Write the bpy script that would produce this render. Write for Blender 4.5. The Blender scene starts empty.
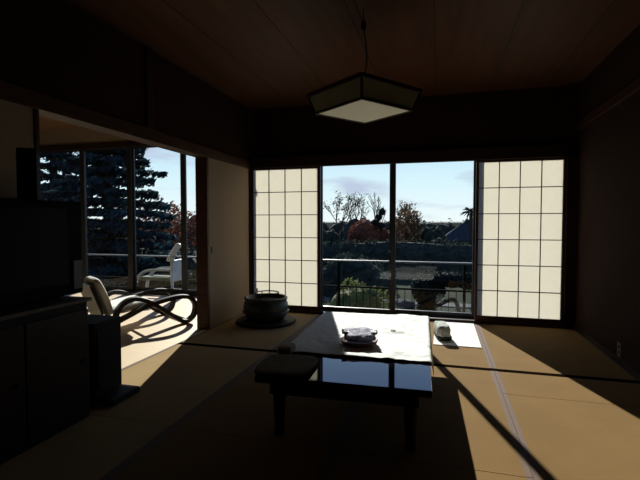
import bpy, bmesh, math, random
from mathutils import Vector, Matrix, noise as mnoise
S = bpy.context.scene
C = S.collection
R = math.radians
rnd = random.Random(7)

# ---------------------------------------------------------------- camera
cam = bpy.data.objects.new('camera', bpy.data.cameras.new('camera'))
C.objects.link(cam)
cam.data.sensor_width = 36.0
cam.data.lens = 24.3
cam.data.clip_start = 0.05
cam.data.clip_end = 2000
cam.location = (0, 0, 1.1)
cam.rotation_euler = (R(90 - 2.25), 0, R(15.5))
S.camera = cam

# ---------------------------------------------------------------- exposure
S.view_settings.view_transform = 'Standard'
S.view_settings.look = 'None'
S.view_settings.gamma = 1.0
S.view_settings.exposure = 0.0
S.view_settings.use_curve_mapping = False

# ---------------------------------------------------------------- sky
W = bpy.data.worlds.new('sky'); S.world = W; W.use_nodes = True
nt = W.node_tree; N = nt.nodes; L = nt.links; N.clear()
def nn(t, **k):
    n = N.new(t)
    for a, b in k.items(): setattr(n, a, b)
    return n
tc = nn('ShaderNodeTexCoord'); sep = nn('ShaderNodeSeparateXYZ'); L.new(tc.outputs['Generated'], sep.inputs[0])
ramp = nn('ShaderNodeValToRGB'); L.new(sep.outputs['Z'], ramp.inputs[0])
e = ramp.color_ramp.elements
e[0].position = 0.0; e[0].color = (0.05, 0.055, 0.05, 1)
e[1].position = 1.0; e[1].color = (0.07, 0.15, 0.45, 1)
for p, c in ((0.004, (0.93, 1.0, 1.02, 1)), (0.10, (0.72, 0.93, 1.02, 1)), (0.20, (0.52, 0.74, 1.0, 1)), (0.42, (0.26, 0.43, 0.92, 1))):
    q = e.new(p); q.color = c
mp = nn('ShaderNodeMapping'); mp.inputs['Scale'].default_value = (1.0, 1.0, 4.5); mp.inputs['Location'].default_value = (0.35, 0.2, 0.1); mp.inputs['Rotation'].default_value = (0, 0, R(-13.5))
L.new(tc.outputs['Generated'], mp.inputs[0])
no = nn('ShaderNodeTexNoise'); no.inputs['Scale'].default_value = 4.5; no.inputs['Detail'].default_value = 6
L.new(mp.outputs[0], no.inputs['Vector'])
cr = nn('ShaderNodeValToRGB'); cr.color_ramp.elements[0].position = 0.50; cr.color_ramp.elements[1].position = 0.66
L.new(no.outputs[0], cr.inputs[0])
up = nn('ShaderNodeMapRange'); up.inputs['From Min'].default_value = 0.0; up.inputs['From Max'].default_value = 0.015
L.new(sep.outputs['Z'], up.inputs[0])
hi = nn('ShaderNodeMapRange'); hi.inputs['From Min'].default_value = 0.18; hi.inputs['From Max'].default_value = 0.3
hi.inputs['To Min'].default_value = 1.0; hi.inputs['To Max'].default_value = 0.15
L.new(sep.outputs['Z'], hi.inputs[0])
mu = nn('ShaderNodeMath', operation='MULTIPLY'); L.new(cr.outputs[0], mu.inputs[0]); L.new(up.outputs[0], mu.inputs[1])
mu2 = nn('ShaderNodeMath', operation='MULTIPLY'); L.new(mu.outputs[0], mu2.inputs[0]); L.new(hi.outputs[0], mu2.inputs[1])
mx = nn('ShaderNodeMixRGB'); mx.inputs[2].default_value = (0.56, 0.63, 0.80, 1)
L.new(mu2.outputs[0], mx.inputs[0]); L.new(ramp.outputs[0], mx.inputs[1])
bg = nn('ShaderNodeBackground'); L.new(mx.outputs[0], bg.inputs[0]); bg.inputs[1].default_value = 1.08
wo = nn('ShaderNodeOutputWorld'); L.new(bg.outputs[0], wo.inputs[0])

# ---------------------------------------------------------------- sun
sd = bpy.data.lights.new('sun', 'SUN'); sd.energy = 9.2; sd.angle = R(0.5); sd.color = (1.0, 0.95, 0.86)
sun = bpy.data.objects.new('sun', sd); C.objects.link(sun)
EL = R(26.7); AZX, AZY = -0.306, 0.952
sv = Vector((AZX * math.cos(EL), AZY * math.cos(EL), math.sin(EL)))
sun.rotation_euler = sv.to_track_quat('Z', 'Y').to_euler()
sun.location = (-3, 9, 6)

# ---------------------------------------------------------------- materials
MATS = {}
def mat(name, col, rough=0.6, spec=0.5, metal=0.0, var=0.0, scale=8.0, stretch=(1, 1, 1), bump=0.0, col2=None, trans=0.0, coat=0.0):
    if name in MATS: return MATS[name]
    m = bpy.data.materials.new(name); m.use_nodes = True
    t = m.node_tree; b = t.nodes['Principled BSDF']
    b.inputs['Roughness'].default_value = rough
    b.inputs['Specular IOR Level'].default_value = spec
    b.inputs['Metallic'].default_value = metal
    b.inputs['Coat Weight'].default_value = coat
    b.inputs['Transmission Weight'].default_value = trans
    c1 = tuple(col) + (1,)
    c2 = tuple(col2) + (1,) if col2 else tuple(max(0, v * (1 - var)) for v in col) + (1,)
    tx = t.nodes.new('ShaderNodeTexCoord'); ma = t.nodes.new('ShaderNodeMapping')
    ma.inputs['Scale'].default_value = stretch
    t.links.new(tx.outputs['Object'], ma.inputs[0])
    nz = t.nodes.new('ShaderNodeTexNoise'); nz.inputs['Scale'].default_value = scale; nz.inputs['Detail'].default_value = 5
    t.links.new(ma.outputs[0], nz.inputs['Vector'])
    rp = t.nodes.new('ShaderNodeValToRGB'); rp.color_ramp.elements[0].position = 0.35; rp.color_ramp.elements[1].position = 0.65
    rp.color_ramp.elements[0].color = c2; rp.color_ramp.elements[1].color = c1
    t.links.new(nz.outputs[0], rp.inputs[0]); t.links.new(rp.outputs[0], b.inputs['Base Color'])
    if bump:
        bp = t.nodes.new('ShaderNodeBump'); bp.inputs['Strength'].default_value = bump; bp.inputs['Distance'].default_value = 0.01
        t.links.new(nz.outputs[0], bp.inputs['Height']); t.links.new(bp.outputs[0], b.inputs['Normal'])
    MATS[name] = m
    return m

wood_dark = mat('dark stained wood', (0.030, 0.013, 0.008), 0.5, 0.25, var=0.45, scale=6, stretch=(1, 1, 8))
wood_red = mat('red brown wood', (0.065, 0.022, 0.011), 0.5, 0.25, var=0.4, scale=6, stretch=(1, 1, 6))
wood_blk = mat('near black wood', (0.012, 0.009, 0.008), 0.6, 0.2, var=0.4)
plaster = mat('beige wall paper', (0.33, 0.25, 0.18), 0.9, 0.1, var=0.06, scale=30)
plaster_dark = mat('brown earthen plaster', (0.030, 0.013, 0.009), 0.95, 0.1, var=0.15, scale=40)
white_wall = mat('pale plaster', (0.26, 0.20, 0.15), 0.9, 0.1, var=0.06, scale=20)
alu = mat('dark bronze aluminium', (0.03, 0.032, 0.036), 0.4, 0.4, metal=0.3, var=0.2)
rail_m = mat('grey painted rail', (0.22, 0.24, 0.26), 0.5, 0.3, metal=0.0, var=0.2, scale=3)
bal_m = mat('dark baluster metal', (0.010, 0.012, 0.012), 1.0, 0.02, var=0.2)
heri_m = mat('greyed cloth border', (0.17, 0.115, 0.09), 0.8, 0.15, var=0.15, scale=60)
strip_d = mat('near black strip', (0.010, 0.006, 0.004), 1.0, 0.0, var=0.2, scale=60)
lacq = mat('black red lacquer', (0.006, 0.004, 0.006), 0.03, 0.62, var=0.2, scale=3)
floor_w = mat('pale floor boards', (0.66, 0.51, 0.33), 0.5, 0.3, var=0.12, scale=5, stretch=(1, 12, 1))
cloth_m = mat('white lace cloth', (0.93, 0.97, 0.94), 0.9, 0.15, var=0.10, scale=60, bump=0.3)
white_fab = mat('white fabric', (0.8, 0.8, 0.78), 0.9, 0.1, var=0.08, scale=50)
beige_fab = mat('beige fabric', (0.42, 0.40, 0.30), 0.9, 0.1, var=0.2, scale=25)
olive_fab = mat('olive brown fabric', (0.17, 0.135, 0.075), 0.9, 0.1, var=0.25, scale=25)
dark_fab = mat('dark grey fabric', (0.05, 0.055, 0.06), 0.9, 0.1, var=0.3, scale=30)
sheet_m = mat('white floor sheet', (0.88, 0.86, 0.80), 0.8, 0.2, var=0.02, scale=10)
glaze = mat('blue grey ceramic glaze', (0.035, 0.05, 0.058), 0.4, 0.4, var=0.5, scale=9)
ash = mat('grey ash', (0.05, 0.048, 0.045), 1, 0.1, var=0.4, scale=40, bump=0.6)
iron = mat('black iron', (0.02, 0.02, 0.022), 0.5, 0.4, metal=0.4, var=0.2)
plastic_b = mat('black plastic', (0.008, 0.006, 0.006), 0.8, 0.1, var=0.1)
screen_m = mat('dark screen', (0.004, 0.004, 0.005), 0.5, 0.08, var=0.1)
silver = mat('dull silver plastic', (0.10, 0.10, 0.12), 0.5, 0.4, var=0.1)
shelf_m = mat('worn shelf board', (0.16, 0.13, 0.11), 0.5, 0.3, var=0.4, scale=20)
wrap_m = mat('pale lilac wrapping', (0.40, 0.39, 0.52), 0.7, 0.1, var=0.6, scale=28, col2=(0.10, 0.10, 0.22), bump=0.8)
film_m = mat('clear grey film', (0.62, 0.64, 0.66), 0.2, 0.6, var=0.5, scale=30, bump=0.8)
dish_m = mat('dark red lacquer tray', (0.07, 0.012, 0.008), 0.6, 0.2, var=0.5, scale=12)
grass_m = mat('garden lawn', (0.022, 0.032, 0.018), 1, 0.02, var=0.5, scale=0.5, col2=(0.04, 0.045, 0.032))
stone_m = mat('garden stone', (0.085, 0.09, 0.085), 0.95, 0.1, var=0.5, scale=3)
roof_m = mat('dark slate roof', (0.022, 0.032, 0.040), 1.0, 0.02, var=0.25, scale=2, stretch=(1, 6, 6))
house_m = mat('cream house wall', (0.17, 0.17, 0.15), 0.9, 0.1, var=0.1)
glass_far = mat('dark house window', (0.03, 0.035, 0.04), 0.2, 0.5, var=0.1)
deck_m = mat('grey balcony deck', (0.04, 0.04, 0.04), 0.9, 0.2, var=0.2)
white_pipe = mat('white painted tube', (0.55, 0.58, 0.57), 0.4, 0.5, var=0.15)
chair_wood = mat('black bentwood', (0.010, 0.008, 0.007), 0.5, 0.3, var=0.2)
bark_m = mat('grey brown bark', (0.05, 0.04, 0.033), 1, 0.05, var=0.4, scale=4)
cord_m = mat('black cord', (0.008, 0.006, 0.005), 0.7, 0.2)
lamp_frame = mat('dark lamp wood', (0.035, 0.022, 0.012), 0.6, 0.2, var=0.3)
gjar = mat('grey stoneware', (0.16, 0.15, 0.135), 0.6, 0.3, var=0.3, scale=15)

def leafmat(name, c, c2):
    m = bpy.data.materials.new(name); m.use_nodes = True
    t = m.node_tree; b = t.nodes['Principled BSDF']; o = t.nodes['Material Output']
    b.inputs['Roughness'].default_value = 0.8; b.inputs['Specular IOR Level'].default_value = 0.15
    tx = t.nodes.new('ShaderNodeTexCoord')
    nz = t.nodes.new('ShaderNodeTexNoise'); nz.inputs['Scale'].default_value = 2.5; nz.inputs['Detail'].default_value = 4
    t.links.new(tx.outputs['Object'], nz.inputs['Vector'])
    rp = t.nodes.new('ShaderNodeValToRGB'); rp.color_ramp.elements[0].position = 0.35; rp.color_ramp.elements[1].position = 0.65
    rp.color_ramp.elements[0].color = tuple(c2) + (1,); rp.color_ramp.elements[1].color = tuple(c) + (1,)
    t.links.new(nz.outputs[0], rp.inputs[0]); t.links.new(rp.outputs[0], b.inputs['Base Color'])
    tr = t.nodes.new('ShaderNodeBsdfTranslucent'); t.links.new(rp.outputs[0], tr.inputs[0])
    mi = t.nodes.new('ShaderNodeMixShader'); mi.inputs[0].default_value = 0.3
    t.links.new(b.outputs[0], mi.inputs[1]); t.links.new(tr.outputs[0], mi.inputs[2]); t.links.new(mi.outputs[0], o.inputs[0])
    return m
lf_cedar = leafmat('blue green needles', (0.020, 0.045, 0.055), (0.010, 0.022, 0.030))
lf_dark = leafmat('dark evergreen leaves', (0.034, 0.046, 0.034), (0.016, 0.024, 0.020))
lf_hedge = leafmat('mid green hedge leaves', (0.035, 0.045, 0.022), (0.015, 0.022, 0.014))
lf_yel = leafmat('yellow green clipped leaves', (0.16, 0.17, 0.05), (0.05, 0.07, 0.025))
lf_grey = leafmat('grey green leaves', (0.10, 0.13, 0.10), (0.03, 0.045, 0.035))
lf_red = leafmat('rust red autumn leaves', (0.17, 0.060, 0.032), (0.07, 0.028, 0.02))
lf_brown = leafmat('brown autumn leaves', (0.13, 0.07, 0.035), (0.055, 0.035, 0.022))
lf_pine = leafmat('dark pine needles', (0.012, 0.022, 0.018), (0.006, 0.011, 0.010))

def glassmat():
    m = bpy.data.materials.new('window glass'); m.use_nodes = True
    t = m.node_tree; t.nodes.clear()
    o = t.nodes.new('ShaderNodeOutputMaterial')
    tr = t.nodes.new('ShaderNodeBsdfTransparent'); tr.inputs[0].default_value = (0.95, 0.97, 0.965, 1)
    gl = t.nodes.new('ShaderNodeBsdfGlossy'); gl.inputs['Roughness'].default_value = 0.02
    fr = t.nodes.new('ShaderNodeFresnel'); fr.inputs[0].default_value = 1.45
    mi = t.nodes.new('ShaderNodeMixShader')
    ge = t.nodes.new('ShaderNodeNewGeometry'); iv = t.nodes.new('ShaderNodeMath'); iv.operation = 'SUBTRACT'; iv.inputs[0].default_value = 1.0
    t.links.new(ge.outputs['Backfacing'], iv.inputs[1])
    ml = t.nodes.new('ShaderNodeMath'); ml.operation = 'MULTIPLY'; t.links.new(fr.outputs[0], ml.inputs[0]); t.links.new(iv.outputs[0], ml.inputs[1])
    t.links.new(ml.outputs[0], mi.inputs[0]); t.links.new(tr.outputs[0], mi.inputs[1]); t.links.new(gl.outputs[0], mi.inputs[2])
    t.links.new(mi.outputs[0], o.inputs[0])
    return m
glass = glassmat()
def papermat(name, tcol, dcol, w):
    m = bpy.data.materials.new(name); m.use_nodes = True
    t = m.node_tree; t.nodes.clear()
    o = t.nodes.new('ShaderNodeOutputMaterial')
    tx = t.nodes.new('ShaderNodeTexCoord')
    nz = t.nodes.new('ShaderNodeTexNoise'); nz.inputs['Scale'].default_value = 14; nz.inputs['Detail'].default_value = 6
    t.links.new(tx.outputs['Object'], nz.inputs['Vector'])
    rp = t.nodes.new('ShaderNodeValToRGB')
    rp.color_ramp.elements[0].color = tuple(v * 0.93 for v in tcol) + (1,); rp.color_ramp.elements[1].color = tuple(tcol) + (1,)
    t.links.new(nz.outputs[0], rp.inputs[0])
    tr = t.nodes.new('ShaderNodeBsdfTranslucent'); t.links.new(rp.outputs[0], tr.inputs[0])
    df = t.nodes.new('ShaderNodeBsdfDiffuse'); df.inputs[0].default_value = tuple(dcol) + (1,)
    mi = t.nodes.new('ShaderNodeMixShader'); mi.inputs[0].default_value = w
    t.links.new(tr.outputs[0], mi.inputs[1]); t.links.new(df.outputs[0], mi.inputs[2]); t.links.new(mi.outputs[0], o.inputs[0])
    return m
paper = papermat('shoji paper', (0.72, 0.69, 0.625), (0.6, 0.57, 0.5), 0.2)
shade_paper = papermat('lamp paper', (0.75, 0.74, 0.55), (0.45, 0.44, 0.32), 0.35)
lamp_white = papermat('milky acrylic', (0.5, 0.48, 0.38), (0.97, 0.94, 0.78), 0.92)

def tatamimat(name, col):
    m = mat(name, col, 0.9, 0.05, var=0.10, scale=3)
    t = m.node_tree; b = t.nodes['Principled BSDF']
    tx = t.nodes.new('ShaderNodeTexCoord')
    wv = t.nodes.new('ShaderNodeTexWave'); wv.inputs['Scale'].default_value = 90; wv.inputs['Distortion'].default_value = 1.0; wv.bands_direction = 'X'
    t.links.new(tx.outputs['Object'], wv.inputs['Vector'])
    bp = t.nodes.new('ShaderNodeBump'); bp.inputs['Strength'].default_value = 0.15; bp.inputs['Distance'].default_value = 0.003
    t.links.new(wv.outputs[1], bp.inputs['Height']); t.links.new(bp.outputs[0], b.inputs['Normal'])
    return m
tatami = tatamimat('woven tatami rush', (0.232, 0.142, 0.058))
tatami_pale = tatamimat('paler new tatami rush', (0.35, 0.245, 0.12))
def ceilmat():
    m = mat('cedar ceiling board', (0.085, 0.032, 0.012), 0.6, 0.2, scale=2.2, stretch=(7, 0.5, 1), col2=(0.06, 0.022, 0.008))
    return m
ceil_m = ceilmat()

# ---------------------------------------------------------------- mesh builder
class MB:
    def __init__(s): s.bm = bmesh.new()
    def box(s, x0, x1, y0, y1, z0, z1, M=None):
        v = [s.bm.verts.new(((M @ Vector(p)) if M else p)) for p in
             [(x0, y0, z0), (x1, y0, z0), (x1, y1, z0), (x0, y1, z0), (x0, y0, z1), (x1, y0, z1), (x1, y1, z1), (x0, y1, z1)]]
        for f in ((0, 3, 2, 1), (4, 5, 6, 7), (0, 1, 5, 4), (1, 2, 6, 5), (2, 3, 7, 6), (3, 0, 4, 7)):
            s.bm.faces.new([v[i] for i in f])
        return s
    def tube(s, pts, r, n=8, flat=None):
        pts = [Vector(p) for p in pts]; rings = []
        rr = r if isinstance(r, (list, tuple)) else [r] * len(pts)
        for i, p in enumerate(pts):
            d = (pts[min(i + 1, len(pts) - 1)] - pts[max(i - 1, 0)]).normalized()
            a = Vector((0, 0, 1)) if abs(d.z) < 0.95 else Vector((1, 0, 0))
            if flat is not None: a = Vector(flat)
            u = d.cross(a).normalized(); w = d.cross(u).normalized()
            rings.append([s.bm.verts.new(p + (u * math.cos(2 * math.pi * k / n) + w * math.sin(2 * math.pi * k / n)) * rr[i]) for k in range(n)])
        for a, b in zip(rings, rings[1:]):
            for k in range(n): s.bm.faces.new((a[k], a[(k + 1) % n], b[(k + 1) % n], b[k]))
        s.bm.faces.new(rings[0][::-1]); s.bm.faces.new(rings[-1])
        return s
    def lathe(s, prof, n=40, c=(0, 0, 0), cap=True):
        rings = []
        for r, z in prof:
            rings.append([s.bm.verts.new((c[0] + r * math.cos(2 * math.pi * k / n), c[1] + r * math.sin(2 * math.pi * k / n), c[2] + z)) for k in range(n)])
        for a, b in zip(rings, rings[1:]):
            for k in range(n): s.bm.faces.new((a[k], a[(k + 1) % n], b[(k + 1) % n], b[k]))
        if cap: s.bm.faces.new(rings[0][::-1]); s.bm.faces.new(rings[-1])
        return s
    def quadleaf(s, p, sz, rg):
        d = Vector((rg.gauss(0, 1), rg.gauss(0, 1), rg.gauss(0, 1))).normalized()
        u = d.orthogonal().normalized() * sz; w = d.cross(u).normalized() * sz * rg.uniform(0.35, 0.7)
        p = Vector(p)
        s.bm.faces.new([s.bm.verts.new(q) for q in (p - u, p - w, p + u, p + w)])
    def build(s, name, m, parent=None, bevel=0.0, smooth=False, seg=2):
        me = bpy.data.meshes.new(name)
        bmesh.ops.recalc_face_normals(s.bm, faces=s.bm.faces)
        s.bm.to_mesh(me); s.bm.free()
        me.materials.append(m)
        if smooth:
            for p in me.polygons: p.use_smooth = True
        o = bpy.data.objects.new(name, me); C.objects.link(o)
        if parent: o.parent = parent
        if bevel:
            b = o.modifiers.new('bevel', 'BEVEL'); b.width = bevel; b.segments = seg; b.limit_method = 'ANGLE'
        return o
def thing(name, label, cat, loc=(0, 0, 0), rz=0, group=None):
    o = bpy.data.objects.new(name, None); C.objects.link(o); o.empty_display_size = 0.1
    o.location = loc; o.rotation_euler = (0, 0, rz); o['label'] = label; o['category'] = cat
    if group: o['group'] = group
    return o
def tag(o, label, cat, group=None, kind=None):
    o['label'] = label; o['category'] = cat
    if group: o['group'] = group
    if kind: o['kind'] = kind
    return o
def struct(o, label=None):
    o['kind'] = 'structure'
    if label: o['label'] = label
    return o
def bez(pts, n=8):
    """smooth curve through pts (Catmull-Rom)"""
    P = [Vector(p) for p in pts]; P = [P[0]] + P + [P[-1]]; out = []
    for i in range(1, len(P) - 2):
        a, b, c, d = P[i - 1], P[i], P[i + 1], P[i + 2]
        for k in range(n):
            t = k / n
            out.append(0.5 * ((2 * b) + (c - a) * t + (2 * a - 5 * b + 4 * c - d) * t * t + (3 * b - a - 3 * c + d) * t ** 3))
    out.append(P[-2]); return out

# ================================================================ SETTING
XL, XR, YW, ZC = -2.30, 1.36, 5.00, 2.52       # main room
YL = 5.70                                       # side room window plane
# --- main floor and tatami
fl = struct(MB().box(XL - 0.12, XR + 0.1, -2.0, YW + 0.14, -0.18, -0.05).build('floor', wood_dark))
def tatami_mat(x0, x1, y0, y1, lng='Y'):
    t = MB().box(x0 + .001, x1 - .001, y0 + .002, y1 - .002, -0.05, 0.0).build('tatami_mat', tatami_pale if x1 < -1.3 else tatami, fl)
    b = MB(); w = 0.028
    if lng == 'Y':
        b.box(x0 + .001, x0 + w, y0 + .002, y1 - .002, -0.04, 0.0016); b.box(x1 - w, x1 - .001, y0 + .002, y1 - .002, -0.04, 0.0016)
    b.build('cloth_border', heri_m, t)
xs = [XL, -1.37, -0.485, 0.40, XR - 0.0]
YB = 3.43
for i in range(4):
    tatami_mat(xs[i], xs[i + 1], YB + 0.03, YW - 0.01)
for i, ys in enumerate(([2.0, 0.23, -1.54], [2.0, 0.23, -1.54], [2.0, 0.23, -1.54], [2.96, 1.19, -0.58])):
    top = YB - 0.03
    for y in ys + [-1.98]:
        if top - y > 0.05: tatami_mat(xs[i], xs[i + 1], y, top)
        top = y
struct(MB().box(XL, XR, YB - 0.03, YB + 0.03, -0.05, 0.001).build('trim_1', strip_d), 'dark strip between the rows of mats')  # flat near-black strip laid across all the mat columns
# joints
# --- ceiling with battens
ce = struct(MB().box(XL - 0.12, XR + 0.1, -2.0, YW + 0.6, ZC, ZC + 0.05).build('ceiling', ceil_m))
x = -2.27
b = MB()
for k in range(7):
    b.box(x - 0.004, x + 0.004, -1.9, YW, ZC - 0.002, ZC + 0.001); x += 0.555
b.build('board_joint', wood_blk, ce)
# --- back (window) wall
HD = 1.78
w = MB()
w.box(XL - 0.0, XR, YW + 0.04, YW + 0.16, HD + 0.13, ZC)
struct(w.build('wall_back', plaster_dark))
struct(MB().box(XL, XR, YW - 0.03, YW + 0.05, HD, HD + 0.13).build('trim_2', wood_dark, bevel=0.004), 'dark wooden lintel over the window')
struct(MB().box(XL, XR, YW - 0.02, YW + 0.16, -0.05, 0.03).build('trim_3', wood_red, bevel=0.003), 'wooden sill under the window')
struct(MB().box(1.255, XR, YW - 0.03, YW + 0.16, -0.05, ZC).build('trim_4', wood_dark), 'dark corner post at right')
struct(MB().box(XL - 0.12, XL + 0.015, YW - 0.03, YW + 0.03, -0.05, ZC).build('trim_5', wood_red), 'dark corner post at left')
# --- right wall
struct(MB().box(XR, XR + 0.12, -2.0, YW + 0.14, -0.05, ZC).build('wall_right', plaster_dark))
struct(MB().box(XR - 0.025, XR, -1.98, YW - 0.03, 2.05, 2.12).build('trim_6', wood_red), 'picture rail on the right wall')
struct(MB().box(XR - 0.015, XR, -1.98, YW - 0.03, 0.0, 0.05).build('baseboard_right', wood_dark))
# --- rear wall
struct(MB().box(-8.6, XR + 0.12, -2.12, -2.0, -0.18, 2.8).build('wall_rear', plaster_dark))
# --- left wall : near panel, opening, far panel, lintel, upper wall
wl = MB()
wl.box(XL - 0.10, XL, -2.0, 2.02, -0.05, 1.77); wl.box(XL - 0.10, XL, 3.98, YW + 0.14, -0.05, 1.77)
wl_o = struct(wl.build('wall_left', plaster))
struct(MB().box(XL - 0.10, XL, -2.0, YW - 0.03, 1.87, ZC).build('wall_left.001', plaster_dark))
lint = struct(MB().box(XL - 0.12, XL + 0.02, -2.0, YW - 0.03, 1.77, 1.87).build('trim_7', wood_red, bevel=0.004), 'lintel over the opening in the left wall')
struct(MB().box(XL - 0.12, XL + 0.012, 3.945, 3.985, 0, 1.77).build('trim_8', wood_red, bevel=0.003), 'post at the far side of the opening')
struct(MB().box(XL - 0.12, XL + 0.01, 2.015, 2.045, 0, 1.77).build('trim_9', wood_red, bevel=0.003), 'post at the near side of the opening')
MB().box(XL - 0.005, XL + 0.02, 1.05, 1.11, 1.87, ZC).build('stud', wood_dark, bpy.data.objects['wall_left.001'])
MB().box(XL - 0.005, XL + 0.02, 3.02, 3.10, 1.87, ZC).build('stud', wood_dark, bpy.data.objects['wall_left.001'])
MB().box(XL - 0.001, XL + 0.006, 4.03, 4.055, 0.78, 0.85).build('latch', iron, wl_o, bevel=0.003)
struct(MB().box(XL - 0.10, XL + 0.005, 2.05, 3.94, -0.05, 0.004).build('trim_10', floor_w), 'threshold of the opening in the left wall')
# --- side room
XS = -6.75
struct(MB().box(XS - 0.1, XL - 0.10, -2.0, YL + 0.12, -0.18, 0.0).build('floor.001', floor_w))
struct(MB().box(XS - 0.1, XL - 0.10, -2.0, YL + 0.3, 2.62, 2.70).build('ceiling.001', mat('tan ceiling', (0.16, 0.09, 0.05), 0.8, 0.2, var=0.1)))
w = MB()
w.box(XS, XL - 0.35, YL, YL + 0.12, 2.36, 2.62)
w.box(-2.86, -2.62, YL, YL + 0.14, -0.18, 2.62)
struct(w.build('wall_side_room_window', white_wall))
struct(MB().box(XS, -2.86, YL - 0.02, YL + 0.14, 2.28, 2.36).build('trim_11', wood_dark), 'lintel over the side room windows')
struct(MB().box(-2.74, -2.62, YW + 0.14, YL, -0.18, 2.62).build('wall_side_room_right', white_wall))
struct(MB().box(-2.74, XL - 0.12, YW + 0.02, YW + 0.14, -0.18, 2.62).build('wall_side_room_corner', white_wall))
struct(MB().box(XS - 0.12, XS, -2.0, YL + 0.14, -0.18, 2.62).build('wall_side_room_left', white_wall))
struct(MB().box(XS, -2.86, YL - 0.01, YL + 0.16, -0.05, 0.035).build('trim_12', alu), 'sill under the side room windows')
# --- roof over both rooms (keeps the sky out)
struct(MB().box(-8.6, XR + 1.0, -2.4, YL + 0.25, 2.72, 2.80).build('roof', roof_m))

struct(MB().box(-8.6, -2.95, YL + 0.3, 7.34, 2.66, 2.72).build('added_sun_blocker', roof_m), 'added unseen overhang that cuts the sun through the side room windows')  # overhang added out of view to end the sun patch on the floor
# --- windows: sliding glass panels
def glass_panel(n, x0, x1, y, z0, z1, st=0.035):
    f = MB()
    f.box(x0, x0 + st, y, y + 0.03, z0, z1); f.box(x1 - st, x1, y, y + 0.03, z0, z1)
    f.box(x0 + st, x1 - st, y, y + 0.03, z0, z0 + 0.05); f.box(x0 + st, x1 - st, y, y + 0.03, z1 - 0.012, z1)
    o = struct(f.build('window_%d' % n, alu))
    MB().box(x0 + st, x1 - st, y + 0.013, y + 0.017, z0 + 0.05, z1 - 0.012).build('glass_pane', glass, o)
    return o
bx = [XL + 0.02, -1.42, -0.535, 0.385, 1.255]
glass_panel(1, XL + 0.003, bx[1] + 0.03, YW + 0.12, 0.03, HD + 0.12, 0.03)
glass_panel(2, bx[1] - 0.03, bx[2] + 0.037, YW + 0.085, 0.03, HD + 0.12, 0.05)
glass_panel(3, bx[2] - 0.037, bx[3] + 0.03, YW + 0.12, 0.03, HD + 0.12, 0.05)
glass_panel(4, bx[3] - 0.03, bx[4], YW + 0.085, 0.03, HD + 0.12, 0.05)
lx = [-6.75, -5.61, -4.69, -3.75, -2.86]
for i in range(4):
    glass_panel(5 + i, lx[i] - (0.03 if i else 0), lx[i + 1] + (0.03 if i < 3 else 0), YL + (0.05 if i % 2 else 0.085), 0.035, 2.28, 0.085)

# ================================================================ SHOJI
def shoji(x0, x1, label):
    y = YW + 0.0; z0, z1 = 0.03, HD
    t = thing('shoji_screen', label, 'screen', ((x0 + x1) / 2, y, z0), 0, 'shoji screens slid to the sides of the window')
    w = x1 - x0; h = z1 - z0; st = 0.028
    f = MB(); f.box(-w / 2, -w / 2 + st, 0, 0.03, 0, h); f.box(w / 2 - st, w / 2, 0, 0.03, 0, h)
    f.box(-w / 2 + st, w / 2 - st, 0, 0.03, 0, 0.055); f.box(-w / 2 + st, w / 2 - st, 0, 0.03, h - 0.022, h)
    f.build('frame', wood_red, t)
    k = MB()
    for i in range(1, 4):
        xx = -w / 2 + st + (w - 2 * st) * i / 4; k.box(xx - 0.0045, xx + 0.0045, 0.004, 0.018, 0.055, h - 0.022)
    for i in range(1, 6):
        zz = 0.055 + (h - 0.077) * i / 6; k.box(-w / 2 + st, w / 2 - st, 0.003, 0.017, zz - 0.0045, zz + 0.0045)
    k.build('lattice', wood_dark, t)
    MB().box(-w / 2 + st - 0.003, w / 2 - st + 0.003, 0.0185, 0.0195, 0.05, h - 0.02).build('paper', paper, t)
    return t
shoji(-2.285, -1.385, 'white paper shoji screen left of the glass, behind the round ceramic brazier')
shoji(0.375, 1.26, 'white paper shoji screen right of the glass, beside the dark right-hand wall')

# ================================================================ LOW TABLE
TR = R(2.2); TX, TY, TZ = -0.49, 2.79, 0.33
tb = thing('low_table', 'low black lacquered table with a mirror-like top reflecting the sky', 'table', (TX, TY, 0), TR)
TW, TL = 0.87, 1.58
MB().box(-TW / 2, TW / 2, -TL / 2, TL / 2, TZ - 0.035, TZ).build('tabletop', lacq, tb, bevel=0.004)
ap = MB()
ap.box(-TW / 2 + .06, TW / 2 - .06, -TL / 2 + .06, -TL / 2 + .085, TZ - 0.11, TZ - 0.035); ap.box(-TW / 2 + .06, TW / 2 - .06, TL / 2 - .085, TL / 2 - .06, TZ - 0.11, TZ - 0.035)
ap.box(-TW / 2 + .06, -TW / 2 + .085, -TL / 2 + .085, TL / 2 - .085, TZ - 0.11, TZ - 0.035); ap.box(TW / 2 - .085, TW / 2 - .06, -TL / 2 + .085, TL / 2 - .085, TZ - 0.11, TZ - 0.035)
ap.build('apron', wood_blk, tb)
for sx in (-1, 1):
    for sy in (-1, 1):
        px, py = sx * (TW / 2 - 0.1), sy * (TL / 2 - 0.1)
        m = MB(); m.tube([(px, py, 0), (px, py, 0.03), (px, py, 0.12), (px, py, TZ - 0.036)], [0.03, 0.024, 0.03, 0.04], 12)
        m.build('leg', wood_blk, tb, smooth=True)
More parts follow.
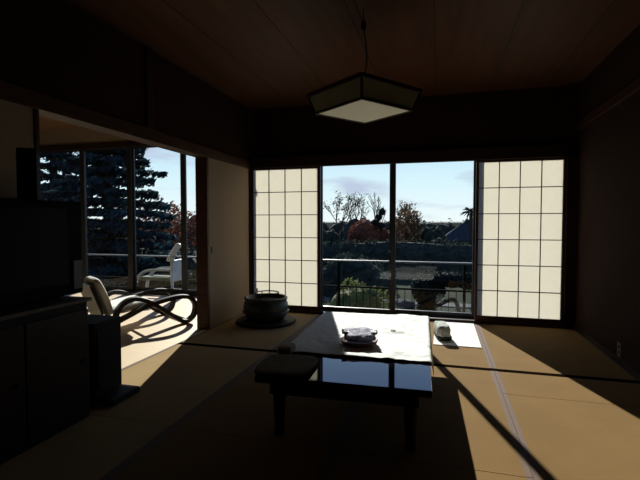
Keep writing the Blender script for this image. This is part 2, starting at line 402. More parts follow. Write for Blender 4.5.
# cloth with wrinkles, draped over the far part of the table and hanging over its edges
def cloth():
    bm = bmesh.new(); nx, ny = 90, 110
    x0, x1 = -TW / 2 + 0.012, TW / 2 + 0.045; y0, y1 = -0.395, TL / 2 + 0.06
    zt = TZ + 0.005
    V = []
    for j in range(ny + 1):
        row = []
        for i in range(nx + 1):
            x = x0 + (x1 - x0) * i / nx; y = y0 + (y1 - y0) * j / ny
            # ragged hem and a rounded far right corner
            if j < 4: y += 0.012 * mnoise.noise((x * 9, 0, 1)) * (1 - j / 4)
            p = Vector((x * 3.0, y * 3.0, 0.3))
            wr = abs(mnoise.noise(p)) * 0.010 + abs(mnoise.noise(p * 4.1)) * 0.007
            if x > 0.05: wr += max(0, math.sin((x * 22 + y * 9 + 3 * mnoise.noise(p * 1.3)))) * 0.010 * min(1, (x - 0.05) * 5)
            z = zt + wr
            ex = max(0, abs(x) - TW / 2 - 0.004); ey = max(0, y - TL / 2 - 0.004)
            over = ex + ey
            if over > 0:
                z = zt - over * 1.7 + 0.0
                if ex > 0: x = math.copysign(TW / 2 + 0.004 + ex * 0.30, x)
                if ey > 0: y = TL / 2 + 0.004 + ey * 0.30
            if ex > 0 and ey > 0: z = zt - (ex + ey) * 1.2
            row.append(bm.verts.new((x, y, z)))
        V.append(row)
    for j in range(ny):
        for i in range(nx):
            bm.faces.new((V[j][i], V[j][i + 1], V[j + 1][i + 1], V[j + 1][i]))
    me = bpy.data.meshes.new('tablecloth'); bm.to_mesh(me); bm.free(); me.materials.append(cloth_m)
    for p in me.polygons: p.use_smooth = True
    o = bpy.data.objects.new('tablecloth', me); C.objects.link(o)
    so = o.modifiers.new('thick', 'SOLIDIFY'); so.thickness = 0.003; so.offset = 1
    o.location = (TX, TY, 0); o.rotation_euler = (0, 0, TR)
    tag(o, 'wrinkled white cloth spread over the far part of the low table', 'tablecloth')
cloth()
# tray with wrapped package
tr = thing('serving_tray', 'small dark red tray on the white cloth under the wrapped package', 'tray', (-0.48, 2.645, TZ + 0.014), R(14))
MB().lathe([(0.085, 0), (0.112, 0.012), (0.118, 0.03), (0.112, 0.031), (0.10, 0.014), (0.01, 0.012)], 24).build('dish', dish_m, tr, smooth=True)
def lump(w, d, h, seed, amp, n=14):
    bm = bmesh.new(); bmesh.ops.create_cube(bm, size=1.0)
    bmesh.ops.subdivide_edges(bm, edges=bm.edges, cuts=n, use_grid_fill=True)
    for v in bm.verts:
        c = v.co
        q = Vector((c.x * 2, c.y * 2, c.z * 2)); m = (abs(q.x) ** 5 + abs(q.y) ** 5 + abs(q.z) ** 3.0) ** (1 / 4.0)
        q = q / max(m, 0.7)
        nz = mnoise.noise(q * 2.2 + Vector((seed, 0, 0))) * amp + mnoise.noise(q * 6 + Vector((0, seed, 0))) * amp * 0.5
        q = q * (1 + nz)
        v.co = (q.x * w / 2, q.y * d / 2, (q.z + 1) * h / 2)
    m = MB(); m.bm.free(); m.bm = bm
    return m
pk = thing('wrapped_package', 'pale lilac package in crinkled clear film on the dark red tray', 'package', (-0.48, 2.66, TZ + 0.048), R(12))
o = lump(0.19, 0.17, 0.045, 3.3, 0.12).build('body', wrap_m, pk); o.rotation_euler = (R(8), 0, 0)
for s in (-1, 1):
    m = MB(); bm = m.bm; pts = []
    for i in range(7):
        a = -0.05 + 0.1 * i / 6
        pts.append((bm.verts.new((s * 0.07, a * 0.6, 0.045)), bm.verts.new((s * (0.105 + 0.008 * (i % 2)), a, 0.035 + 0.014 * (i % 2)))))
    for p, q in zip(pts, pts[1:]): bm.faces.new((p[0], p[1], q[1], q[0]))
    o = m.build('film_end', film_m, pk); so = o.modifiers.new('t', 'SOLIDIFY'); so.thickness = 0.002
sp = MB(); sp.tube(bez([(-0.015, 0, 0.004), (0.0, 0, 0.006), (0.02, 0.004, 0.004)]), [0.003] * 17, 6)
o = sp.build('dark_clip', plastic_b); o.location = (-0.31, 3.02, TZ + 0.016); tag(o, 'tiny dark clip lying on the white cloth near its far edge', 'clip')

# cushion pouch and white sheet
sh = MB().box(-0.045, 0.365, 4.0, 4.975, 0.0018, 0.006)
tag(sh.build('floor_sheet', sheet_m), 'white sheet lying on the floor in the sun before the window', 'sheet')
cu = thing('floor_cushion', 'small pale grey cushion with a dark edge at the far right of the table', 'cushion', (0.03, 4.27, 0.006), R(10))
lump(0.125, 0.30, 0.135, 8.1, 0.05).build('cover', mat('pale grey cushion cloth', (0.55, 0.58, 0.55), 0.9, 0.1, var=0.3, scale=30), cu, smooth=True)
m = lump(0.14, 0.32, 0.045, 4.1, 0.03); o = m.build('edge', dark_fab, cu, smooth=True); o.location = (0.004, -0.004, 0.0)

# cushions left of table
cf = thing('flat_pad', 'olive brown folded cloth pad lying on the near left corner of the black table', 'pad', (-0.775, 2.14, TZ + 0.001), R(3))
lump(0.295, 0.34, 0.028, 12.0, 0.03).build('cover', olive_fab, cf, smooth=True)
cb = thing('folded_towel', 'small pale beige folded towel beside the near left corner of the white cloth', 'towel', (-0.865, 2.385, TZ + 0.001), R(4))
lump(0.09, 0.13, 0.05, 20.0, 0.06).build('cover', beige_fab, cb, smooth=True)

# ================================================================ BRAZIER
st = thing('round_stand', 'low dark round wooden stand under the ceramic brazier', 'stand', (-1.85, 4.43, 0))
MB().lathe([(0.02, 0.0), (0.31, 0.0), (0.33, 0.012), (0.33, 0.03), (0.31, 0.04), (0.02, 0.04)], 40).build('board', wood_blk, st, smooth=False)
hb = thing('ceramic_brazier', 'round blue-grey ceramic brazier filled with ash beside the left shoji', 'brazier', (-1.85, 4.43, 0.04)); hb.scale = (0.95, 0.95, 0.80)
MB().lathe([(0.05, 0), (0.19, 0.0), (0.225, 0.03), (0.25, 0.10), (0.262, 0.18), (0.25, 0.235), (0.235, 0.26), (0.25, 0.275), (0.25, 0.30), (0.235, 0.31), (0.222, 0.30), (0.215, 0.24), (0.02, 0.22)], 48).build('bowl', glaze, hb, smooth=True)
MB().lathe([(0.01, 0.225), (0.218, 0.225), (0.215, 0.25), (0.12, 0.272), (0.01, 0.28)], 40).build('ash', ash, hb, smooth=True)
MB().lathe([(0.252, 0.095), (0.268, 0.1), (0.272, 0.115), (0.262, 0.125), (0.252, 0.125)], 48, cap=False).build('ridge', glaze, hb, smooth=True)
tr2 = thing('iron_trivet', 'black iron ring trivet standing in the ash of the brazier', 'trivet', (-1.84, 4.43, 0.30))
m = MB(); ring = [(0.13 * math.cos(a * math.pi / 12), 0.13 * math.sin(a * math.pi / 12), 0.03) for a in range(25)]
m.tube(ring, 0.007, 6)
m.build('ring', iron, tr2, smooth=True)
for a in (0.3, 2.4, 4.5):
    MB().tube([(0.13 * math.cos(a), 0.13 * math.sin(a), 0.03), (0.12 * math.cos(a), 0.12 * math.sin(a), -0.035)], 0.006, 6).build('leg', iron, tr2)
tg = thing('fire_tongs', 'pair of thin fire tongs stuck upright in the brazier ash', 'tongs', (-1.93, 4.36, 0.29))
for d in (-1, 1):
    MB().tube([(0.01 * d, 0, -0.02), (0.005 * d, 0.01, 0.085)], 0.004, 6).build('prong', iron, tg)
MB().tube([(-0.008, 0.01, 0.085), (0.008, 0.01, 0.085)], 0.007, 8).build('ring', iron, tg)

# ================================================================ PENDANT LAMP
LX, LY = -0.505, 2.92
lamp = thing('pendant_lamp', 'square paper and dark wood pendant lamp hanging over the low table', 'lamp', (LX, LY, 0), R(53))
zb, zt_ = 1.85, 1.972; hb_, ht = 0.230, 0.268
def sqring(m, h, z, t, tz):
    for s in (-1, 1):
        m.box(-h, h, s * h - t / 2, s * h + t / 2, z - tz / 2, z + tz / 2); m.box(s * h - t / 2, s * h + t / 2, -h, h, z - tz / 2, z + tz / 2)
f = MB(); sqring(f, hb_, zb, 0.014, 0.014); sqring(f, ht, zt_, 0.022, 0.024)
for sx in (-1, 1):
    for sy in (-1, 1): f.tube([(sx * hb_, sy * hb_, zb), (sx * ht, sy * ht, zt_)], 0.009, 6)
f.build('frame', lamp_frame, lamp)
def slab(a, b, c, d, th=0.002):
    m = MB(); vs = [m.bm.verts.new(p) for p in (a, b, c, d)]; m.bm.faces.new(vs); return m
for k in range(4):
    Mx = Matrix.Rotation(k * math.pi / 2, 4, 'Z')
    p = [Mx @ Vector(q) for q in ((-hb_ + .004, -hb_ + .003, zb), (hb_ - .004, -hb_ + .003, zb), (ht - .004, -ht + .003, zt_), (-ht + .004, -ht + .003, zt_))]
    o = slab(*p).build('side_panel', shade_paper, lamp); so = o.modifiers.new('t', 'SOLIDIFY'); so.thickness = 0.003
MB().box(-hb_ + .006, hb_ - .006, -hb_ + .006, hb_ - .006, zb - 0.001, zb + 0.003).build('bottom_panel', lamp_white, lamp)
m = MB(); bmv = m.bm
bot = [bmv.verts.new((sx * ht, sy * ht, zt_ + .005)) for sx, sy in ((-1, -1), (1, -1), (1, 1), (-1, 1))]
top = [bmv.verts.new((sx * 0.06, sy * 0.06, zt_ + 0.05)) for sx, sy in ((-1, -1), (1, -1), (1, 1), (-1, 1))]
for k in range(4): bmv.faces.new((bot[k], bot[(k + 1) % 4], top[(k + 1) % 4], top[k]))
bmv.faces.new(top)
m.build('top_cover', lamp_frame, lamp)
MB().lathe([(0.005, zt_ + 0.05), (0.03, zt_ + 0.05), (0.026, zt_ + 0.09), (0.005, zt_ + 0.1)], 16).build('cord_holder', plastic_b, lamp, smooth=True)
def loc(p):
    v = Matrix.Rotation(-R(53), 4, 'Z') @ Vector((p[0] - LX, p[1] - LY, 0)); return (v.x, v.y, p[2])
cd = MB(); cd.tube([loc(p) for p in bez([(LX, LY, zt_ + 0.09), (-0.48, 2.90, 2.2), (-0.50, 2.88, 2.40)])], 0.004, 6)
cd.tube([loc(p) for p in bez([(-0.50, 2.88, 2.42), (-0.52, 2.72, 2.46), (-0.55, 2.55, 2.50), (-0.56, 2.50, 2.52)])], 0.004, 6)
cd.build('cord', cord_m, lamp)
m = MB(); m.tube([loc((-0.50, 2.88, 2.38)), loc((-0.50, 2.88, 2.43))], 0.017, 10); m.tube([loc((-0.50, 2.88, 2.43)), loc((-0.50, 2.88, 2.52))], 0.004, 6)
m.build('cord_adjuster', plastic_b, lamp)
m = MB(); m.tube([loc((-0.56, 2.50, 2.495)), loc((-0.56, 2.50, 2.52))], 0.04, 16); m.build('ceiling_rose', plastic_b, lamp)

# ================================================================ TELEVISION CORNER
tv = thing('tv_cabinet', 'long dark wooden cabinet with a worn top carrying the television', 'cabinet', (-2.08, 1.40, 0))
MB().box(-0.18, 0.17, -0.62, 0.58, 0.0, 0.66).build('body', wood_blk, tv, bevel=0.005)
MB().box(-0.19, 0.185, -0.63, 0.60, 0.66, 0.68).build('top_board', shelf_m, tv, bevel=0.003)
for k, (a, b_) in enumerate(((-0.61, -0.22), (-0.21, 0.18), (0.19, 0.57))):
    d = MB().box(0.17, 0.185, a, b_, 0.06, 0.62).build('door', wood_dark, tv, bevel=0.003)
    MB().tube([(0.185, b_ - 0.04, 0.34), (0.2, b_ - 0.04, 0.34)], 0.01, 10).build('knob', iron, d)
t = thing('television', 'deep black television standing on the dark cabinet', 'television', (-2.08, 1.56, 0.68))
m = MB(); m.box(-0.14, 0.10, -0.5, 0.47, 0.02, 0.54); m.build('housing', plastic_b, t, bevel=0.012)
MB().box(0.10, 0.106, -0.42, 0.36, 0.09, 0.50).build('screen', screen_m, t)
MB().box(0.10, 0.112, 0.39, 0.45, 0.05, 0.21).build('speaker_grille', silver, t, bevel=0.002)
MB().box(-0.12, 0.12, -0.3, 0.3, 0.0, 0.02).build('base', plastic_b, t)
s_ = thing('loudspeaker', 'slim black loudspeaker standing on top of the television', 'speaker', (-2.10, 1.80, 1.22), R(40))
MB().box(-0.045, 0.045, -0.045, 0.045, 0.0, 0.27).build('cabinet', plastic_b, s_, bevel=0.008)
MB().tube([(0.0, -0.045, 0.14), (0, -0.05, 0.14)], 0.035, 20).build('woofer', screen_m, s_)
MB().tube([(0.0, -0.045, 0.22), (0, -0.05, 0.22)], 0.018, 16).build('tweeter', screen_m, s_)
sb = thing('side_box', 'low black wooden side box at the window end of the cabinet', 'box', (-2.13, 2.26, 0))
MB().box(-0.13, 0.12, -0.13, 0.10, 0.04, 0.49).build('body', wood_blk, sb, bevel=0.004)
MB().box(-0.15, 0.26, -0.14, 0.10, 0.0, 0.04).build('plinth', wood_blk, sb, bevel=0.004)
MB().box(0.12, 0.13, -0.11, 0.08, 0.08, 0.45).build('door', wood_blk, sb)

# ================================================================ LOW LOUNGE CHAIR in the side room
ang = math.atan2(0.84, 0.543)
ch = thing('lounge_chair', 'low black bentwood lounge chair with white cushions facing the side window', 'chair', (-3.09, 3.52, 0), ang)
# local x = forward (towards the window), local y = to the left of the sitter
CA = [(0.0, 0.012), (0.01, 0.12), (0.06, 0.26), (0.16, 0.325), (0.28, 0.315), (0.42, 0.24), (0.58, 0.12), (0.70, 0.035), (0.77, 0.022)]
CB = [(-0.02, 0.10), (0.15, 0.17), (0.32, 0.24), (0.50, 0.28), (0.68, 0.30), (0.80, 0.275), (0.86, 0.19), (0.84, 0.08), (0.77, 0.022)]
def band(m, prof, y, hw=0.032, th=0.042):
    pts = bez([(x, y, z) for x, z in prof], 6)
    rings = []
    for i, p in enumerate(pts):
        d = (pts[min(i + 1, len(pts) - 1)] - pts[max(i - 1, 0)]).normalized()
        n = Vector((-d.z, 0, d.x)) * th / 2; u = Vector((0, hw, 0))
        rings.append([m.bm.verts.new(p + q) for q in (n + u, n - u, -n - u, -n + u)])
    for a, b in zip(rings, rings[1:]):
        for k in range(4): m.bm.faces.new((a[k], a[(k + 1) % 4], b[(k + 1) % 4], b[k]))
    m.bm.faces.new(rings[0]); m.bm.faces.new(rings[-1])
for y in (0.0, 0.60):
    m = MB(); band(m, CA, y); m.build('arm_rail', chair_wood, ch)
    m = MB(); band(m, CB, y + 0.0); m.build('side_rail', chair_wood, ch)
m = MB()
for x, z in ((0.05, 0.13), (0.45, 0.20), (0.77, 0.03)): m.tube([(x, 0, z), (x, 0.60, z)], 0.013, 8)
m.build('cross_bar', chair_wood, ch)
o = lump(0.42, 0.52, 0.09, 31, 0.02).build('seat_cushion', white_fab, ch, smooth=True); o.location = (0.22, 0.30, 0.19); o.rotation_euler = (0, R(-7), 0)
o = lump(0.08, 0.52, 0.40, 33, 0.02).build('back_cushion', white_fab, ch, smooth=True); o.location = (0.02, 0.30, 0.17); o.rotation_euler = (0, R(-20), 0)
m = MB(); m.box(-0.05, -0.035, 0.03, 0.57, 0.10, 0.50)
o = m.build('back_board', chair_wood, ch); o.location = (0.02, 0, 0.04); o.rotation_euler = (0, R(-20), 0)

# socket low on the right wall
j = thing('wall_socket', 'small pale socket plate low on the dark right-hand wall', 'socket', (XR, 3.83, 0.115))
MB().box(-0.008, 0.0, -0.035, 0.035, -0.055, 0.055).build('plate', gjar, j, bevel=0.004)
for z in (-0.02, 0.02):
    MB().box(-0.0095, -0.008, -0.012, 0.012, z - 0.01, z + 0.01).build('outlet', plastic_b, j)

# ================================================================ BALCONY
bd = struct(MB().box(-9, 2.2, YW + 0.18, 6.72, -0.52, -0.40).build('balcony', deck_m))
YR = 6.55
rl = thing('balcony_railing', 'long grey metal balcony railing with thin dark balusters outside the windows', 'railing', (0, YR, -0.40))
MB().box(-9, 2.2, -0.03, 0.03, 0.905, 0.93).build('handrail', rail_m, rl, bevel=0.008)
MB().box(-9, 2.2, -0.015, 0.015, 0.50, 0.525).build('middle_rail', bal_m, rl)
MB().box(-9, 2.2, -0.015, 0.015, 0.04, 0.07).build('bottom_rail', bal_m, rl)
x = -8.95
while x < 2.2:
    MB().box(x - 0.02, x + 0.02, -0.02, 0.02, 0, 0.905).build('post', bal_m, rl); x += 1.86
x = -6.9
proto = None
while x < 1.6:
    if proto is None:
        proto = MB().box(-0.005, 0.005, -0.005, 0.005, 0.07, 0.50).build('baluster', bal_m, rl); o = proto
    else:
        o = proto.copy(); C.objects.link(o); o.parent = rl
    o.location = (x, 0, 0); x += 0.105

gc = thing('garden_chair', 'pale tubular garden chair on the balcony seen through the side window', 'chair', (-4.44, 6.0, -0.40), R(4)); gc.scale = (1.35, 1.0, 1.0)
m = MB()
for y in (0.0, 0.34):
    m = MB(); m.tube(bez([(-0.27, y, 0), (-0.28, y, 0.30), (-0.25, y, 0.55), (-0.15, y, 0.70), (0.0, y, 0.74), (0.22, y, 0.74)]), 0.022, 10)
    m.build('arm', white_pipe, gc, smooth=True)
    m = MB(); m.tube([(0.24, y, 0), (0.22, y, 0.74)], 0.018, 10); m.build('rear_leg', white_pipe, gc, smooth=True)
bk = MB(); bk.box(0.20, 0.24, 0.0, 0.34, 0.55, 0.9); bk.bm.verts.ensure_lookup_table()
o = bk.build('backrest', white_pipe, gc, bevel=0.01)
MB().tube(bez([(0.20, 0.0, 0.88), (0.24, 0.02, 1.02), (0.31, 0.05, 1.17)]), [0.05] * 8 + [0.04] * 8 + [0.015], 8).build('head_bolster', white_pipe, gc, smooth=True)
MB().box(-0.22, 0.20, 0.02, 0.32, 0.56, 0.62).build('seat', mat('grey green seat pad', (0.20, 0.24, 0.21), 0.9, 0.1, var=0.3), gc, bevel=0.01)

# ================================================================ GARDEN
GZ = -2.6
bm = bmesh.new(); gx, gy = 60, 60
V = [[bm.verts.new((-70 + 130 * i / gx, 5.0 + 100 * j / gy, GZ + 0.25 * mnoise.noise((i * 0.3, j * 0.3, 0)) - 0.0)) for i in range(gx + 1)] for j in range(gy + 1)]
for jj in range(gy):
    for i in range(gx): bm.faces.new((V[jj][i], V[jj][i + 1], V[jj + 1][i + 1], V[jj + 1][i]))
me = bpy.data.meshes.new('ground'); bm.to_mesh(me); bm.free(); me.materials.append(grass_m)
g = bpy.data.objects.new('ground', me); C.objects.link(g); struct(g)

def blob_leaves(m, c, rx, ry, rz, n, sz, rg, shell=0.75, zmin=None, gap=0.0, gs=1.5):
    k = 0
    while k < n:
        d = Vector((rg.gauss(0, 1), rg.gauss(0, 1), rg.gauss(0, 1))).normalized()
        rr = shell + (1 - shell) * rg.random()
        if rg.random() < 0.3: rr = rg.random() ** 0.5
        q = Vector((d.x * rx * rr, d.y * ry * rr, d.z * rz * rr))
        if zmin is not None and q.z < zmin: k += 1; continue
        q = q * (1 + 0.22 * mnoise.noise((q.x * 1.2 + c[0], q.y * 1.2, q.z * 1.2)))
        if gap and mnoise.noise(Vector((q.x * gs + c[0], q.y * gs, q.z * gs + c[1]))) < -gap: k += 1; continue
        m.quadleaf(Vector(c) + q, sz * rg.uniform(0.6, 1.3), rg); k += 1
def solid(m, c, rx, ry, rz, half=False, seed=0):
    """lumpy inner mass"""
    n, k = 14, 8; rows = []
    for a in range(k + 1):
        th = (math.pi / 2 if half else math.pi) * a / k
        row = []
        for b in range(n):
            ph = 2 * math.pi * b / n
            d = Vector((math.sin(th) * math.cos(ph), math.sin(th) * math.sin(ph), math.cos(th)))
            f = 1 + 0.12 * mnoise.noise(d * 2.2 + Vector((seed, c[0], 0)))
            row.append(m.bm.verts.new(Vector(c) + Vector((d.x * rx, d.y * ry, d.z * rz)) * f))
        rows.append(row)
    for a, b in zip(rows, rows[1:]):
        for i in range(n): m.bm.faces.new((a[i], a[(i + 1) % n], b[(i + 1) % n], b[i]))
def shrub(name, label, x, y, rx, ry, h, lm, n, sz, seed, cat='shrub', group=None):
    rg = random.Random(seed)
    t = thing(name, label, cat, (x, y, GZ), 0, group)
    m = MB(); solid(m, (0, 0, 0), rx * 0.9, ry * 0.9, h * 0.92, True, seed); blob_leaves(m, (0, 0, 0), rx, ry, h, n, sz, rg, 0.9, 0)
    m.build('foliage', lm, t)
    return t
def branches(m, p, d, ln, r, depth, rg, spread=0.5, tips=None):
    q = p + d * ln
    m.tube([p, (p + q) / 2 + Vector((rg.uniform(-1, 1), rg.uniform(-1, 1), 0)) * ln * 0.05, q], [r, r * 0.85, r * 0.65], 5)
    if tips is not None: tips.append(q)
    if depth == 0: return
    for k in range(3 if depth > 1 else 4):
        dd = (d + Vector((rg.gauss(0, spread), rg.gauss(0, spread), rg.gauss(0.1, spread * 0.6)))).normalized()
        branches(m, q if k else p + d * ln * rg.uniform(0.6, 0.9), dd, ln * rg.uniform(0.6, 0.82), r * 0.6, depth - 1, rg, spread, tips)
def bare_tree(label, x, y, h, seed, leaf=None, nl=0, sz=0.12, name='bare_tree', spread=0.45, r0=None, group=None):
    rg = random.Random(seed)
    t = thing(name, label, 'tree', (x, y, GZ), 0, group)
    tips = []
    m = MB(); branches(m, Vector((0, 0, 0)), Vector((0, 0, 1)), h * 0.32, r0 or h * 0.018, 4, rg, spread, tips)
    m.build('trunk', bark_m, t)
    if leaf:
        m = MB()
        for k in range(nl):
            p = rg.choice(tips)
            if p.z < h * 0.25: continue
            m.quadleaf(p + Vector((rg.gauss(0, .3), rg.gauss(0, .3), rg.gauss(0, .3))) * h * 0.09, sz * rg.uniform(.6, 1.3), rg)
        m.build('foliage', leaf, t)
    return t
def crown_tree(name, label, x, y, h, rx, rz, lm, n, sz, seed, gap=0.0, group=None):
    rg = random.Random(seed)
    t = thing(name, label, 'tree', (x, y, GZ), 0, group)
    MB().tube([(0, 0, 0), (0.1, 0, h * 0.4), (0, 0, h - rz)], [rx * 0.09, rx * 0.07, rx * 0.05], 8).build('trunk', bark_m, t)
    m = MB()
    for k in range(6):
        a = rg.uniform(0, 6.28); c = (math.cos(a) * rx * 0.45, math.sin(a) * rx * 0.45, h - rz + rg.uniform(-.3, .25) * rz)
        if not gap: solid(m, c, rx * 0.5, rx * 0.5, rz * 0.62, False, seed + k)
        blob_leaves(m, c, rx * 0.6, rx * 0.6, rz * 0.75, n // 6, sz, rg, 0.7, gap=gap)
    m.build('foliage', lm, t)
    return t

# conifer with level boughs beyond the side room
def conifer(label, x, y, h, rmax, seed, name='conifer', lm=None, tiers=15, z0=0.12, sz=0.09, per=520):
    rg = random.Random(seed)
    t = thing(name, label, 'tree', (x, y, GZ))
    MB().tube([(0, 0, 0), (0, 0, h * 0.5), (0, 0, h)], [h * 0.028, h * 0.018, 0.03], 10).build('trunk', bark_m, t)
    m = MB(); br = MB()
    for k in range(tiers):
        f = k / (tiers - 1); z = h * (z0 + (0.97 - z0) * f); r = rmax * (1 - f) ** 0.75 + 0.15
        nb = 7 if f < 0.7 else 5
        for b in range(nb):
            a = 6.283 * (b + rg.random() * 0.8) / nb; rr = r * rg.uniform(0.75, 1.1)
            dz = -0.05 * rr + rg.uniform(-0.1, 0.1)
            e_ = Vector((math.cos(a) * rr, math.sin(a) * rr, z + dz))
            br.tube([(0, 0, z), e_], [0.04, 0.012], 4)
            side = Vector((-math.sin(a), math.cos(a), 0))
            for q in range(int(per / nb * (0.4 + 0.6 * rr / rmax))):
                s = rg.random() ** 0.7
                wd = 0.30 * rr * (1.1 - s) + 0.12
                p = Vector((0, 0, z)).lerp(e_, s) + side * rg.gauss(0, wd * 0.6) + Vector((0, 0, rg.gauss(-0.03, 0.05) - 0.10 * abs(rg.gauss(0, 1)) * s))
                m.quadleaf(p, sz * rg.uniform(.6, 1.4), rg)
    br.build('branches', bark_m, t)
    m.build('foliage', lm or lf_cedar, t)
    return t
conifer('tall blue-green conifer with level boughs filling the side room windows', -15.4, 17.4, 11.5, 3.9, 11, tiers=21, per=2300, sz=0.14)
conifer('slender dark conifer half hidden behind the large blue-green one', -22.0, 20.5, 12.5, 3.4, 19, tiers=18, per=1100, sz=0.15)
crown_tree('autumn_tree', 'rust red autumn tree to the right of the big conifer', -20.5, 28.2, 5.6, 3.0, 2.1, lf_red, 5200, 0.12, 5, gap=0.12)
bare_tree('leafless tree standing beside the rust red autumn tree', -20.6, 33.0, 7.0, 55, lf_red, 260, 0.12, spread=0.35)
crown_tree('evergreen_tree', 'dark round evergreen at the far right of the side room view', -13.6, 26.0, 3.9, 1.8, 1.4, lf_dark, 2400, 0.12, 8)
shrub('clipped_hedge', 'broad green clipped hedge below the rust red autumn tree', -15.6, 20.0, 4.6, 1.6, 2.75, lf_hedge, 5000, 0.09, 21)
shrub('clipped_hedge', 'dark green rounded hedge in front of the big conifer', -15.0, 14.6, 3.2, 1.4, 1.9, lf_dark, 3000, 0.09, 22)
shrub('garden_bush', 'olive green bush behind the foot of the big conifer', -19.5, 22.0, 2.6, 1.6, 3.1, lf_hedge, 2600, 0.09, 24)

# main window view
shrub('topiary_bush', 'wide yellow-green dome-clipped bush below the left glass panel', -2.55, 13.9, 1.25, 1.1, 1.82, lf_yel, 5200, 0.055, 31)
shrub('topiary_bush', 'grey-green dome-clipped bush beside the yellow-green one', -1.15, 12.6, 0.62, 0.6, 1.25, lf_grey, 3000, 0.05, 32)
shrub('garden_bush', 'low dark bush between balustrade and yellow-green dome', -3.1, 11.9, 0.9, 0.7, 1.0, lf_hedge, 2200, 0.05, 33)
shrub('evergreen_hedge', 'massive dark evergreen hedge beyond the yellow-green dome', -4.3, 22.0, 2.3, 1.3, 2.05, lf_dark, 4200, 0.08, 34)
shrub('evergreen_hedge', 'long dark hedge along the far side of the lawn', -2.0, 31.0, 13.0, 1.5, 2.5, lf_dark, 9000, 0.12, 35)
# pruned pine with a slanting trunk
pn = thing('pruned_pine', 'low pruned pine with slanting trunk on the lawn by the right screen', 'tree', (0.72, 15.6, GZ))
MB().tube(bez([(0.15, 0, 0), (0.0, 0, 0.5), (-0.25, 0, 1.05), (-0.9, 0, 0.75), (-1.2, 0, 0.9)]), [0.07] * 33, 8).build('trunk', bark_m, pn)
m = MB(); rg = random.Random(41)
for c, a, b_, n in (((-1.05, 0, 1.35), 0.62, 0.55, 2600), ((-0.35, 0, 1.75), 0.85, 0.30, 2200), ((0.35, 0, 1.7), 0.6, 0.3, 1500), ((-1.1, 0.1, 0.7), 0.35, 0.4, 1200)):
    solid(m, c, a * .85, a * .7, b_ * .85, False, n); blob_leaves(m, c, a, a * 0.8, b_, n, 0.05, rg, 0.85)
m.build('foliage', lf_pine, pn)
# stones
rg = random.Random(3)
for i, (x, y, s, lb) in enumerate(((-1.75, 16.6, 0.5, 'largest grey garden stone in the group beyond the clipped domes'), (-0.95, 15.2, 0.30, 'grey garden stone at the right end of the stone group'), (-1.35, 17.6, 0.42, 'grey garden stone at the back of the stone group'), (-0.55, 17.2, 0.3, 'smallest grey garden stone near the pruned pine'))):
    m = lump(s * 2.0, s * 1.5, s * 1.5, 50 + i, 0.16, 8); o = m.build('garden_stone', stone_m, smooth=False); o.location = (x, y, GZ - 0.02)
    tag(o, lb, 'stone', 'grey stones on the lawn')
struct(MB().box(-14, 14, 19.6, 20.4, GZ - 0.1, GZ + 0.06).build('garden_path', stone_m), 'pale garden path crossing the lawn')

# far tree row
bare_tree('tall leafless tree at the left edge of the left glass panel', -10.1, 43.5, 7.3, 61, lf_brown, 240, 0.12, spread=0.32)
bare_tree('leafless tree with thin upright twigs right of the tallest one', -9.3, 49.0, 7.8, 62, lf_brown, 160, 0.12, spread=0.3)
bare_tree('faint leafless tree behind the red-brown bush', -7.9, 56.0, 8.0, 63, None, 0, spread=0.26)
crown_tree('autumn_tree', 'wide red-brown tree in the middle of the left glass panel', -5.9, 37.5, 4.05, 1.9, 1.6, lf_red, 4200, 0.12, 64)
crown_tree('autumn_tree', 'brown leafy tree with a loose crown in the right glass panel', -2.35, 37.5, 5.3, 1.6, 1.9, lf_brown, 3600, 0.12, 65, gap=0.02)
bare_tree('leafless twiggy tree poking above the brown tree in the right glass panel', -3.1, 45.0, 6.1, 66, lf_brown, 500, 0.12, spread=0.34)
crown_tree('evergreen_tree', 'dark evergreen between the brown tree and the house', -0.75, 38.0, 3.6, 1.4, 1.5, lf_dark, 3000, 0.12, 67)
crown_tree('evergreen_tree', 'dark low tree at the left edge of the main window', -9.8, 36.0, 3.4, 1.6, 1.2, lf_dark, 2400, 0.12, 68)
# leaning dark pine near the mullion
lp = thing('leaning_pine', 'dark leaning pine crown just left of the window mullion', 'tree', (-4.9, 37.0, GZ))
MB().tube(bez([(-0.9, 0, 0), (-0.7, 0, 2.0), (-0.35, 0, 3.6), (0.2, 0, 5.0)]), [0.12] * 25, 8).build('trunk', bark_m, lp)
m = MB(); rg = random.Random(71)
for c, a, b_ in (((-0.45, 0, 3.75), .34, .28), ((-0.15, 0, 4.2), .3, .28), ((0.12, 0, 4.65), .28, .32), ((0.05, 0, 3.5), .4, .25)):
    blob_leaves(m, c, a, a, b_, 420, 0.09, rg, .6)
m.build('foliage', lf_dark, lp)
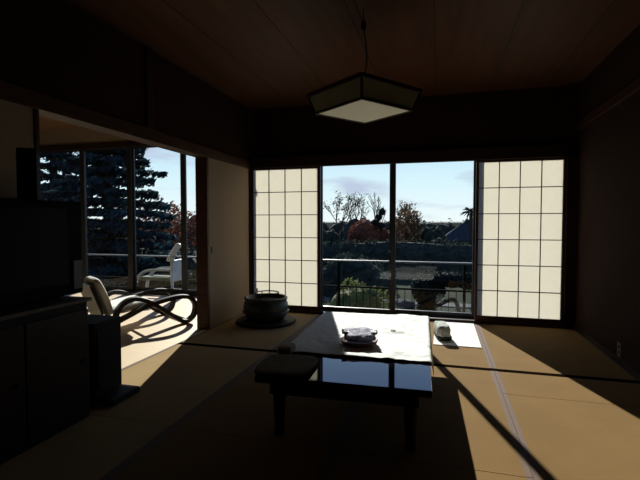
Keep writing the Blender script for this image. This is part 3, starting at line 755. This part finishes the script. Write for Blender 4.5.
# palm peeking at the right edge
pl = thing('palm_tree', 'small palm crown showing at the right edge of the glass', 'tree', (2.05, 31.5, GZ))
MB().tube([(0, 0, 0), (0.05, 0, 2.4), (0, 0, 4.5)], [0.16, 0.13, 0.12], 8).build('trunk', bark_m, pl)
m = MB(); rg = random.Random(81)
for k in range(26):
    a = rg.uniform(0, 6.283); el = rg.uniform(-0.5, 1.0)
    d = Vector((math.cos(a) * math.cos(el), math.sin(a) * math.cos(el), math.sin(el)))
    pts = [Vector((0, 0, 4.5)) + d * (0.75 * s) + Vector((0, 0, -0.35 * s * s)) for s in (0, .33, .66, 1)]
    m.tube(pts, [0.015, 0.05, 0.045, 0.01], 4)
m.build('foliage', lf_dark, pl)
# neighbouring house
hs = thing('neighbour_house', 'cream house with a dark hipped roof beyond the garden trees', 'house', (4.2, 47.0, GZ))
MB().box(-3.3, 3.3, -2.5, 2.5, 0, 2.05).build('wall', house_m, hs)
m = MB(); b = m.bm
e4 = [b.verts.new(p) for p in ((-4.2, -3.2, 1.98), (4.2, -3.2, 1.98), (4.2, 3.2, 1.98), (-4.2, 3.2, 1.98))]
r2 = [b.verts.new(p) for p in ((-2.0, 0, 3.65), (1.8, 0, 3.65))]
b.faces.new((e4[0], e4[1], r2[1], r2[0])); b.faces.new((e4[2], e4[3], r2[0], r2[1])); b.faces.new((e4[3], e4[0], r2[0])); b.faces.new((e4[1], e4[2], r2[1])); b.faces.new(e4[::-1])
m.build('roof', roof_m, hs)
for x in (-2.0, 0.6):
    w_ = MB().box(x - 0.6, x + 0.9, -2.53, -2.48, 0.7, 1.7).build('window', glass_far, hs)

# distant woodland nobody could count
rg = random.Random(99); m = MB()
for k in range(46):
    x = -75 + 2.6 * k + rg.uniform(-1, 1); y = 62 + rg.uniform(-4, 4); h = rg.uniform(4.0, 5.2)
    solid(m, (x, y, GZ), 2.4, 2.0, h * 0.9, True, k); blob_leaves(m, (x, y, GZ), 2.6, 2.2, h, 260, 0.28, rg, 0.85, 0)
tag(m.build('distant_woodland', lf_dark), 'low dark band of distant trees along the horizon', 'trees', kind='stuff')
